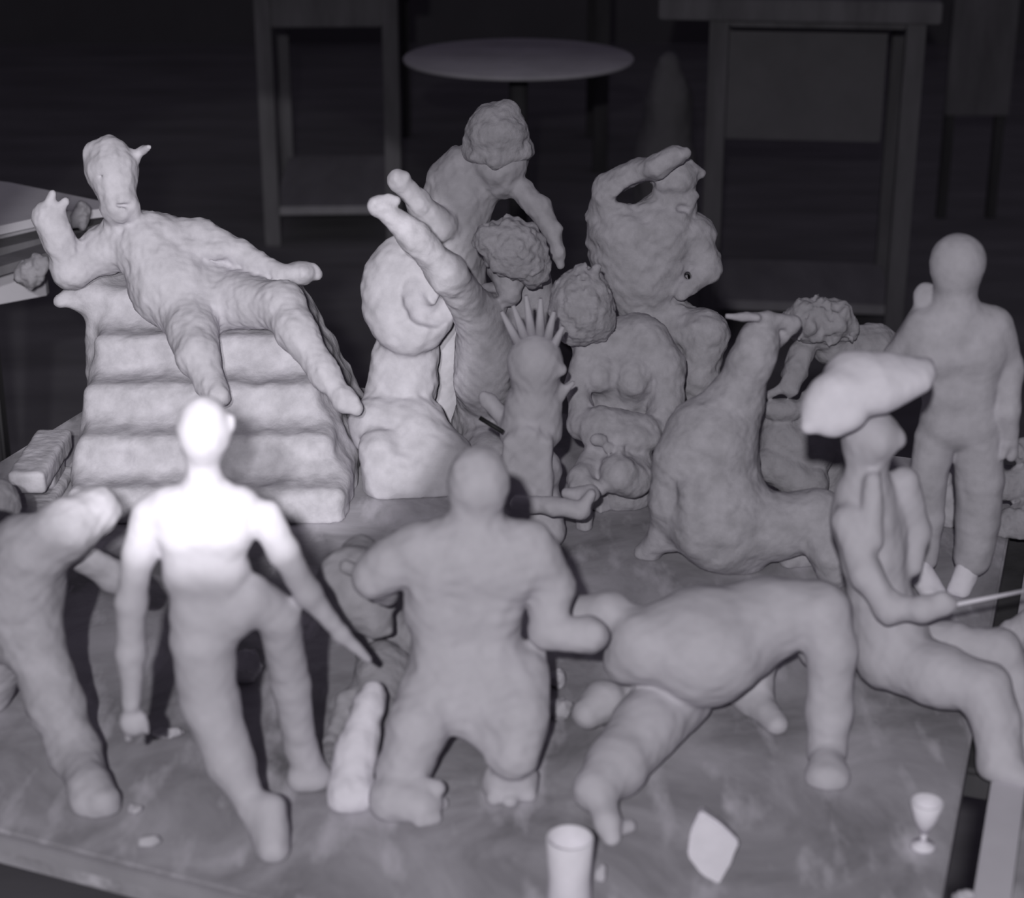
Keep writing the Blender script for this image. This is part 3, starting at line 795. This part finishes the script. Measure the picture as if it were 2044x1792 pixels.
# 17 head and bench at the left
o = figure('small_bust', 'dark round headed clay bust cut by the left edge behind the striding figurine', base_of(1.47, 0), 'bust', None)
s = Clay(1.47, k=0.009, lump=0.0006)
s.ball((-6, 1010), 46, 56, 48).limb([(-6, 1060), (-8, 1090)], [30, 34]).limb([(-40, 1105, 0), (30, 1110, 0)], [36, 30]).limb([(-10, 1110, 0), (-10, 'G', 0)], [44, 50])
s.build('body', CLAY_DARK, o, 24)
o = empty('clay_bench', base_of(1.62, 100)); tag(o, 'low two tiered clay bench left of the stepped block', 'bench')
for nm, px0, px1, Y0, Y1, z0, z1 in (('seat', 30, 104, 1.60, 1.72, 0.030, 0.052), ('base', 20, 102, 1.57, 1.72, 0.0, 0.012), ('support', 55, 90, 1.66, 1.71, 0.010, 0.034)):
    b = Clay(1.6, k=0.004, lump=0.0003, lscale=0.03, vox=0.002)
    xa, xb = at(px0, 1000, 1.62)[0][0], at(px1, 1000, 1.62)[0][0]
    b.box(((xa + xb) / 2, (Y0 + Y1) / 2, BOARD + (z0 + z1) / 2), ((xb - xa) / 2, (Y1 - Y0) / 2, (z1 - z0) / 2), 0, 0.005)
    b.build(nm, CLAY_ROUGH, o, 25)

# 18 figure cut by the right edge, on the second board
o = figure('bent_figurine', 'clay figure cut by the right edge on the second board', base_of(1.30, 2070))
s = Clay(1.32, k=0.01, lump=0.0006)
s.limb([(2020, 1262, 1), (2070, 1250, 1), (2120, 1300, 0)], [26, 34, 60]).limb([(2050, 1320, 2), (2100, 1400, 0)], [36, 60]).limb([(2060, 1420, 0), (2070, 'G', -2)], [34, 34]).limb([(2130, 1380, 0), (2130, 'G', 2)], [50, 50])
s.build('body', CLAY, o, 26)
s = Clay(1.60, k=0.006, lump=0.0012, lscale=0.02)
s.limb([(2040, 900, 0), (2080, 900, 0)], [24, 40]).limb([(2005, 965, 0), (2060, 960, 0)], [36, 40]).limb([(2010, 'G', -2), (2070, 'G', -2)], [34, 50])
tag(s.build('clay_mass', CLAY_DARK, None, 27), 'rough dark clay mass behind the standing man at the right edge', 'clay mass')
s = Clay(1.60, k=0.004, lump=0.0008, lscale=0.02)
s.ball((1888, 960, 0), 14, 22, 14).ball((1894, 995, 0), 13, 14, 13).limb([(1890, 985, 0), (1890, 'G', 0)], [20, 24])
tag(s.build('clay_lump', CLAY, None, 28), 'small upright clay lump seen between the standing man legs', 'clay lump')

# ------------------------------------------------------------------ small things on the board
g1 = G(1136, 1800)
o = empty('plaster_cup', g1); tag(o, 'tall pale plaster cup at the bottom edge below the crawling figurine', 'cup')
lathe('cup', g1, [(0.013, 0.0), (0.0145, 0.004), (0.0135, 0.02), (0.0150, 0.048), (0.0138, 0.0485), (0.0120, 0.03), (0.0, 0.026)], PLASTER, o)
g2 = G(1420, 1745)
def shard(name, pix, Y, th, m):                   # angular broken slab standing on the board
    f = [A(x, y, Y) for x, y in pix]
    zmin = min(v.z for v in f)
    f = [v - Vector((0, 0, zmin - BOARD)) for v in f]
    c = sum(f, Vector()) / len(f)
    bm = bmesh.new()
    a_ = [bm.verts.new(v) for v in f]
    b_ = [bm.verts.new(Vector((c.x + (v.x - c.x) * .85, v.y + th, max(BOARD, c.z + (v.z - c.z) * .85)))) for v in f]
    bm.faces.new(a_); bm.faces.new(b_[::-1])
    for i in range(len(f)):
        j = (i + 1) % len(f)
        bm.faces.new((a_[j], a_[i], b_[i], b_[j]))
    bmesh.ops.bevel(bm, geom=bm.edges[:], offset=0.0015, segments=2, affect='EDGES')
    return bm_obj(name, bm, m)
tag(shard('plaster_shard', [(1398, 1618), (1440, 1645), (1478, 1682), (1458, 1725), (1436, 1768), (1400, 1748), (1372, 1710), (1378, 1660)], G(1430, 1768).y, 0.014, PLASTER), 'pale pointed plaster shard standing on the board at the front', 'plaster shard')
g3 = G(1842, 1690)
o = empty('plaster_goblet', g3); tag(o, 'tiny pale plaster goblet with a thin stem near the right board edge', 'goblet')
lathe('foot', g3, [(0.0085, 0), (0.008, 0.002), (0.003, 0.004), (0.0025, 0.0045)], PLASTER, o)
lathe('stem', (g3.x, g3.y, g3.z + 0.004), [(0.0025, 0), (0.002, 0.004), (0.0025, 0.008)], PLASTER, o, 16)
lathe('bowl', (g3.x, g3.y, g3.z + 0.011), [(0.0025, 0), (0.0075, 0.010), (0.0110, 0.024), (0.0100, 0.0245), (0.006, 0.011), (0.0, 0.008)], PLASTER, o)
crumbs = [((335, 1463), 30, 10, 'long pale clay crumb beside the walking boy hand'), ((490, 1330), 30, 34, 'lumpy clay fist between the walking boy legs'),
          ((268, 1614), 14, 8, 'small clay crumb near the striding foot at left'), ((300, 1680), 22, 9, 'thin clay sliver close to the front board edge'),
          ((1112, 1355), 17, 17, 'small clay ball right of the kneeling man hip'), ((1120, 1415), 20, 22, 'clay pellet below the small clay ball'),
          ((1925, 1790), 18, 14, 'clay bead lying in the gap at the bottom right'), ((1200, 1745), 10, 14, 'narrow pale clay chip beside the plaster cup')]
for (p, rx, ry, lb) in crumbs:
    gy = G(p[0], p[1] + ry * 0.8).y
    c2 = Clay(gy, k=0.004, lump=0.0010, lscale=0.012, vox=0.0012)
    c2.ball((p[0], p[1], 0), rx, ry, min(rx, ry)).ball((p[0] - rx * .45, p[1] + ry * .2, 0), rx * .55, ry * .8, ry * .7).ball((p[0] + rx * .4, p[1] - ry * .1, 0), rx * .5, ry * .75, ry * .7)
    tag(c2.build('clay_crumb', CLAY, None, int(p[0])), lb, 'clay crumb')
